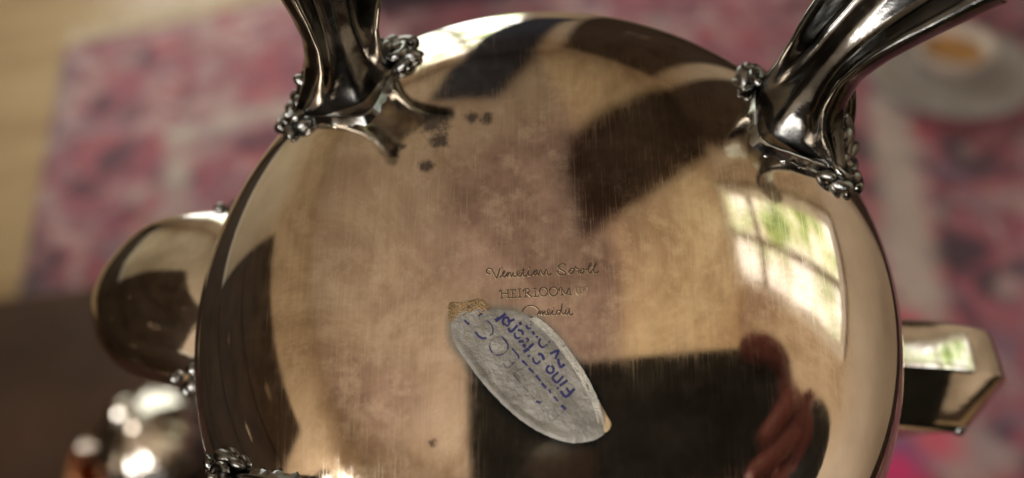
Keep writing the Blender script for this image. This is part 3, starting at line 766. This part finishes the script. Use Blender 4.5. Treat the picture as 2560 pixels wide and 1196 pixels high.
# the photographer's other hand holds the pot by its neck, behind the body
def neck(x, y, z, r):
    q = POT @ Vector((x, y, z)) - Vector((0.16, -0.65, 0.0))
    return (q.x, q.y, q.z, r)


skin_chain('hand', [
    ([(-0.21, 0.60, 0.42, 0.026), (-0.185, 0.645, 0.44, 0.026), neck(-0.004, -0.066, -0.122, 0.024), neck(-0.002, -0.056, -0.112, 0.022)], None),
    ([neck(-0.022, -0.050, -0.098, 0.010), neck(-0.042, -0.030, -0.096, 0.009), neck(-0.050, -0.006, -0.097, 0.0085), neck(-0.046, 0.018, -0.098, 0.0075)], 3),
    ([neck(-0.024, -0.050, -0.112, 0.010), neck(-0.043, -0.028, -0.114, 0.009), neck(-0.050, -0.004, -0.114, 0.0085), neck(-0.045, 0.020, -0.114, 0.0075)], 3),
    ([neck(-0.024, -0.050, -0.126, 0.010), neck(-0.040, -0.030, -0.130, 0.009), neck(-0.046, -0.006, -0.131, 0.008), neck(-0.040, 0.014, -0.130, 0.007)], 3),
    ([neck(-0.020, -0.048, -0.140, 0.009), neck(-0.032, -0.030, -0.145, 0.008), neck(-0.035, -0.010, -0.146, 0.007), neck(-0.030, 0.006, -0.145, 0.0065)], 3),
    ([neck(0.022, -0.056, -0.110, 0.012), neck(0.042, -0.034, -0.106, 0.010), neck(0.049, -0.010, -0.104, 0.009)], 2)], 'skin', person)

# ---- feet
bead_me = bpy.data.meshes.new('bead')
bm = bmesh.new()
bmesh.ops.create_icosphere(bm, subdivisions=3, radius=1.0)
bm.to_mesh(bm_me := bead_me)
bm.free()
bead_me.polygons.foreach_set('use_smooth', [True] * len(bead_me.polygons))
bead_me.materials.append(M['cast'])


def bead(parent, p, s, name='bead', rot=None):
    o = link(bpy.data.objects.new(name, bead_me), parent)
    o.location = p
    o.scale = s if isinstance(s, (tuple, list)) else (s, s, s)
    if rot:
        o.rotation_euler = rot
    return o


# station: half width, inner reach, inner fullness, roll reach, outer reach, all in mm
ST = [(12.0, 10.8, 0.62, 1.8, 4.0), (9.8, 7.0, 0.60, 2.0, 4.0), (7.6, 4.0, 0.62, 2.5, 4.0), (6.3, 1.8, 0.8, 3.1, 4.0), (6.0, 0.2, 1.0, 3.6, 3.9), (7.0, -0.6, 1.2, 4.0, 3.6), (8.6, -0.9, 1.3, 4.0, 3.3), (10.5, -1.0, 1.3, 3.8, 3.0)]


def make_foot(path, twist=0.0):
    P = catmull([Vector(p) * 0.001 for p in path], 8)
    a0 = Vector((P[0].x, P[0].y, 0)).normalized()
    a0.rotate(Matrix.Rotation(math.radians(twist), 3, 'Z'))
    tang = Vector((-a0.y, a0.x, 0))
    rings = []
    NS = 44
    for j in range(NS):
        s = j / (NS - 1)
        fs = s ** 1.25 * (len(P) - 1)
        i0 = min(int(fs), len(P) - 2)
        c = P[i0].lerp(P[i0 + 1], fs - i0)
        d = (P[min(i0 + 2, len(P) - 1)] - P[max(i0 - 1, 0)]).normalized()
        d = Vector((0, 0, 1)).lerp(d, min(1, s * 3)).normalized()
        e = (a0 - d * a0.dot(d)).normalized()
        t = d.cross(e)
        # station values
        fk = s * (len(ST) - 1)
        k0 = min(int(fk), len(ST) - 2)
        u = fk - k0
        w, a, m, b, o_ = [(ST[k0][q] * (1 - u) + ST[k0 + 1][q] * u) * 0.001 if q != 2 else ST[k0][q] * (1 - u) + ST[k0 + 1][q] * u for q in range(5)]
        half = [(w * 0.45, -a * m), (w * 0.80, -b), (w, -b * 0.35), (w * 0.97, o_ * 0.35), (w * 0.72, o_ * 0.62), (w * 0.36, o_ * 0.9)]
        ctrl = [(0, -a, 0)] + [(x, y, 0) for x, y in half] + [(0, o_, 0)] + [(-x, y, 0) for x, y in reversed(half)]
        ring = []
        for q in catmull(ctrl, 5, True):
            p = c + t * q.x + e * q.y
            if s < 0.10:      # the pad lies on the body
                g = dome(p.x, p.y)
                if math.hypot(p.x, p.y) > 0.0597:
                    h2 = Vector((p.x, p.y)).normalized() * 0.0597
                    p.x, p.y = h2.x, h2.y
                    g = -0.024
                lift = -0.0006 + s / 0.10 * 0.0022
                wv = 0.0009 * math.sin(q.x * 2600) * (1 - s / 0.10)
                k2 = (s / 0.10) ** 2
                p.z = (g + lift + wv) * (1 - k2) + max(p.z, g + lift) * k2
            ring.append(p)
        rings.append(ring)
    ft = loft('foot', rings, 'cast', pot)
    # scrolls and beads along the two ends and the outer edge of the pad
    c = P[0]
    for sgn in (-1, 1):
        for (tt, ee, zz, r) in ((12.0, -1.0, 1.0, 1.4), (11.6, 2.0, 0.8, 1.8), (9.8, 4.0, 1.6, 1.7), (7.6, 4.6, 3.4, 2.0), (6.2, 3.8, 6.4, 1.5), (9.6, -2.4, 1.0, 1.0), (8.6, 1.8, 3.4, 1.3)):
            p = c + tang * (sgn * tt * 0.001) + a0 * (ee * 0.001)
            rr = math.hypot(p.x, p.y)
            if rr > 0.0592:
                p *= 0.0592 / rr
            g = dome(p.x, p.y)
            p.z = max(g, -0.021) + zz * 0.001
            bead(ft, p, (r * 0.001 * random.uniform(1.1, 1.8), r * 0.001 * random.uniform(0.7, 0.95), r * 0.001 * random.uniform(0.6, 0.8)), rot=(random.uniform(-0.5, 0.5), random.uniform(-0.5, 0.5), random.uniform(0, 3)))
        # a small rolled scroll at each end
        q0 = c + tang * (sgn * 0.0103) + a0 * 0.0012
        pts = []
        for i in range(22):
            an = i / 21 * 4.2 * math.pi / 2
            rad = 0.0033 * (1 - 0.62 * i / 21)
            pp = q0 + tang * (sgn * math.cos(an) * rad) + a0 * (math.sin(an) * rad)
            rr = math.hypot(pp.x, pp.y)
            pp.z = max(dome(pp.x * min(1, 0.0592 / rr), pp.y * min(1, 0.0592 / rr)), -0.021) + 0.0016 + 0.0012 * i / 21
            pts.append(pp)
        loft('scroll', tube_rings(pts, [0.0011 - 0.0005 * i / 21 for i in range(22)], 10), 'cast', ft)
    # long cast leaf lobes climbing from the pad up the outer side of the leg
    for sgn in (-1, 1):
        for (t0, t1, e0, e1, z1, r) in ((8.8, 5.4, 2.8, 3.6, 5.0, 1.5), (7.0, 3.2, 4.4, 4.6, 11.0, 1.6), (3.0, 1.2, 4.8, 4.6, 9.0, 1.7)):
            pa = c + tang * (sgn * t0 * 0.001) + a0 * (e0 * 0.001)
            rr = math.hypot(pa.x, pa.y)
            if rr > 0.0592:
                pa *= 0.0592 / rr
            pa.z = max(dome(pa.x, pa.y), -0.021) + 0.0012
            ic = min(len(P) - 1, 5 + int(z1 * 0.75))
            pb = P[ic] + tang * (sgn * t1 * 0.001) + a0 * (e1 * 0.001)
            pm_ = pa.lerp(pb, 0.45) + a0 * 0.0014 + tang * (sgn * -0.0012)
            pts = catmull([pa, pm_, pb], 7)
            n_ = len(pts)
            loft('leaf', tube_rings(pts, [r * 0.001 * (0.35 + 0.85 * math.sin(math.pi * (0.12 + 0.83 * i / (n_ - 1)))) for i in range(n_)], 12), 'cast', ft)
    return ft


for path, twist in zip(DATA['feet'], (-10, 0, 0, 0)):
    make_foot(path, twist)


# ---- spout and handle: keeled sweeps
def sweep(name, pts, size, mat, section, sharp=14, side=None):
    P = catmull(pts, 8)
    n = len(P)
    rings = []
    for i, p in enumerate(P):
        d = (P[min(i + 1, n - 1)] - P[max(i - 1, 0)]).normalized()
        t = Vector((0, 0, 1)).cross(Vector((P[-1].x - P[0].x, P[-1].y - P[0].y, 0))).normalized() if side is None else side
        t = (t - d * t.dot(d)).normalized()
        e = d.cross(t)
        if e.z < 0 and i < n * 0.4:
            pass
        fk = i / (n - 1) * (len(size) - 1)
        k0 = min(int(fk), len(size) - 2)
        u = fk - k0
        w, h = [size[k0][q] * (1 - u) + size[k0 + 1][q] * u for q in range(2)]
        ring = [p + t * (w * x) + e * (h * y) for x, y in section]
        rings.append(ring)
    ob = loft(name, rings, mat, pot)
    ob.data.set_sharp_from_angle(angle=math.radians(sharp))
    return ob


ca, sa = math.cos(math.radians(172)), math.sin(math.radians(172))
sp_pts = [Vector((ca * r, sa * r, z)) for r, z in ((0.046, -0.036), (0.062, -0.038), (0.077, -0.043), (0.087, -0.056), (0.093, -0.076), (0.101, -0.094), (0.110, -0.102))]
spout = sweep('spout', sp_pts, [(0.0190, 0.014), (0.0186, 0.0135), (0.0168, 0.0122), (0.012, 0.011), (0.009, 0.009), (0.0075, 0.0075), (0.0085, 0.0065)], 'silver', [(math.copysign(abs(math.cos(q)) ** 0.8, math.cos(q)), math.copysign(abs(math.sin(q)) ** 0.85, math.sin(q)) * (1 + 0.07 * math.exp(-(math.cos(q) / 0.3) ** 2))) for q in [2 * math.pi * i / 48 for i in range(48)]], 60)
tdir = Vector((-sa, ca, 0))
for sgn in (-1, 1):
    for (r, tt, z, s) in ((0.0612, 17.5, -0.030, 1.8), (0.0640, 18.2, -0.034, 1.5), (0.0605, 15.0, -0.027, 1.5), (0.0655, 16.6, -0.031, 1.3), (0.072, 15.6, -0.037, 1.3), (0.075, 13.8, -0.038, 1.0), (0.0600, 18.8, -0.038, 1.6)):
        p = Vector((ca * r, sa * r, z)) + tdir * (sgn * tt * 0.001)
        bead(spout, p, s * 0.001)
ca, sa = math.cos(math.radians(-4)), math.sin(math.radians(-4))
ha_pts = [Vector((ca * r, sa * r, z)) for r, z in ((0.052, -0.050), (0.068, -0.050), (0.0785, -0.0508), (0.0832, -0.0545), (0.0848, -0.062), (0.0845, -0.080), (0.082, -0.096), (0.068, -0.104), (0.050, -0.094), (0.042, -0.088))]
handle = sweep('handle', ha_pts, [(0.0105, 0.009), (0.0105, 0.009), (0.0104, 0.0088), (0.0088, 0.0078), (0.008, 0.006), (0.006, 0.0045), (0.006, 0.0045)], 'silver', [(1.0, -0.1), (0.99, 0.30), (0.95, 0.55), (0.86, 0.74), (0.72, 0.80), (0.08, 0.93), (0.0, 0.94), (-0.08, 0.88), (-0.82, 0.16), (-0.93, 0.04), (-1.0, -0.1), (-0.7, -0.7), (0.0, -0.9), (0.7, -0.7)], 38, Vector((-sa, ca, 0)))
tdir = Vector((-sa, ca, 0))
for sgn in (-1, 1):
    for (r, tt, z, s) in ((0.0665, 10.4, -0.0505, 1.2), (0.0815, 9.4, -0.053, 1.5), (0.0840, 8.0, -0.058, 1.3)):
        bead(handle, Vector((ca * r, sa * r, z)) + tdir * (sgn * tt * 0.001), s * 0.001)


# ---- engraving, sticker and print, all laid on the underside
def strip(strokes, lift, smooth_sub=5, wid=1.0):
    """flat ribbons following strokes on the dome; returns verts, faces"""
    v, f = [], []
    for pts, w in strokes:
        P = [Vector((x, y, 0)) * 0.001 for x, y in pts]
        if len(P) > 2:
            P = catmull(P, smooth_sub)
        n0 = len(v)
        hw = w * 0.0005 * wid
        for i, p in enumerate(P):
            d = (P[min(i + 1, len(P) - 1)] - P[max(i - 1, 0)])
            if d.length < 1e-9:
                d = Vector((1, 0, 0))
            d.normalize()
            t = Vector((-d.y, d.x, 0))
            ext = d * (hw * 0.7) * (-1 if i == 0 else 1 if i == len(P) - 1 else 0)
            for sg in (-1, 0, 1):
                q = p + t * (hw * sg) + ext
                hgt = lift(q.x, q.y) if callable(lift) else lift
                v.append((q.x, q.y, dome(q.x, q.y) + hgt + (0.00002 if sg == 0 else 0)))
        for i in range(len(P) - 1):
            for s in range(2):
                a = n0 + i * 3 + s
                f.append((a, a + 1, a + 4, a + 3))
    return v, f


v, f = strip(DATA['engraving'], 0.00003, 6, 1.35)
mesh('engraved_lettering', v, f, 'engraved', pot)
# pale strips offset from each cut, a painted highlight along its edge
sh = [([(x - 0.06, y - 0.09) for x, y in p], w * 0.8) for p, w in DATA['engraving'] + DATA['faint']]
v, f = strip(sh, 0.00002, 6)
mesh('engraved_highlight', v, f, 'engraved_light', pot)
v, f = strip([(p, w * 0.6) for p, w in DATA['faint']], 0.00003, 6)
mesh('engraved_lettering', v, f, 'engraved', pot)

ctr = sum(stk, Vector((0, 0))) / len(stk)
axis = (stk[19] - stk[1]).normalized()
perp = Vector((-axis.y, axis.x))


def paper_h(x, y):
    n1 = mnoise.noise((x * 500, y * 500, 0)) * 0.00008 + mnoise.noise((x * 1300, y * 1300, 5)) * 0.00002
    return 0.00013 + n1 + 0.00006 * max(0.0, mnoise.noise((x * 260 + y * 150, y * 900 - x * 500, 3)))


def patch(name, poly, mat, lift, edge, lip=0.0, par=None, NR=14, jag=0.0):
    pl = catmull([Vector((p.x, p.y, 0)) for p in poly], 4, True)
    cc = sum(pl, Vector((0, 0, 0))) / len(pl)
    n = len(pl)
    v, f = [], []
    for j in range(NR + 1):
        s = 1 - j / (NR + 0.5)
        for i, p in enumerate(pl):
            q = cc + (p - cc) * s
            if j == 0 and jag:
                q += (p - cc).normalized() * jag * mnoise.noise((i * 1.7, 0, 2))
            hgt = lift(q.x, q.y) if callable(lift) else lift
            if j == 0:
                hgt = edge
            side = (Vector((p.x, p.y)) - ctr).dot(perp)
            if lip and j in (1, 2, 3, 4) and side < -0.002:
                hgt += lip * (0.7 if j != 2 else 1.0) * min(1, (-side - 0.002) / 0.004)
            v.append((q.x, q.y, dome(q.x, q.y) + hgt))
    for j in range(NR):
        for i in range(n):
            a, b = j * n + i, j * n + (i + 1) % n
            f.append((a, b, b + n, a + n))
    f.append(tuple(range(NR * n, NR * n + n)))
    return mesh(name, v, f, mat, par if par is not None else pot)


print('lip side check', (stk[27] - ctr).dot(perp), (stk[10] - ctr).dot(perp))
sticker = patch('sticker', stk, 'paper', paper_h, 0.00002, 0.00030, None, 26, 0.00012)
sticker['label'] = 'worn oval silver-grey paper sticker with blue print'
patch('glue_residue', [Vector((x, y)) * 0.001 for x, y in DATA['residue']], 'residue', lambda x, y: 0.00012 + 0.00008 * mnoise.noise((x * 1600, y * 1600, 1)), 0.00001, 0, sticker, 8, 0.0002)
patch('bare_corner', [Vector((x, y)) * 0.001 for x, y in DATA['chip']], 'chip', 0.00012, 0.00002, 0, sticker, 6)
for key, mat, nm in (('blue', 'ink', 'printed_lettering'), ('thin', 'inkthin', 'outlined_lettering'), ('grey', 'smudge', 'smudge')):
    v, f = strip(DATA[key], lambda x, y: paper_h(x, y) + 0.00004, 4, 1.2 if key == 'blue' else 1.15)
    mesh(nm, v, f, mat, sticker)
# frayed paper fibres along the torn right edge
fib = []
edge_pts = catmull([Vector((p.x, p.y, 0)) for p in stk[8:18]], 10)
for i in range(210):
    j = random.uniform(0, len(edge_pts) - 2)
    p = edge_pts[int(j)].lerp(edge_pts[int(j) + 1], j % 1)
    d = (edge_pts[int(j) + 1] - edge_pts[int(j)]).normalized()
    nrm = Vector((-d.y, d.x, 0))
    off = random.uniform(-0.00085, 0.0001)
    L = random.uniform(0.0008, 0.0026)
    p = p + nrm * off * (1 if (nrm.xy.dot(p.xy - ctr) > 0) else -1)
    fib.append(([((p.x - d.x * L / 2) * 1000, (p.y - d.y * L / 2) * 1000), (p.x * 1000 + random.uniform(-0.06, 0.06), p.y * 1000 + random.uniform(-0.06, 0.06)), ((p.x + d.x * L / 2) * 1000, (p.y + d.y * L / 2) * 1000)], random.uniform(0.06, 0.2)))
v, f = strip(fib, lambda x, y: 0.0004 + 0.00012 * mnoise.noise((x * 3000, y * 3000, 8)), 3)
o = mesh('torn_edge', v, f, 'fibre', sticker)
o['kind'] = 'stuff'
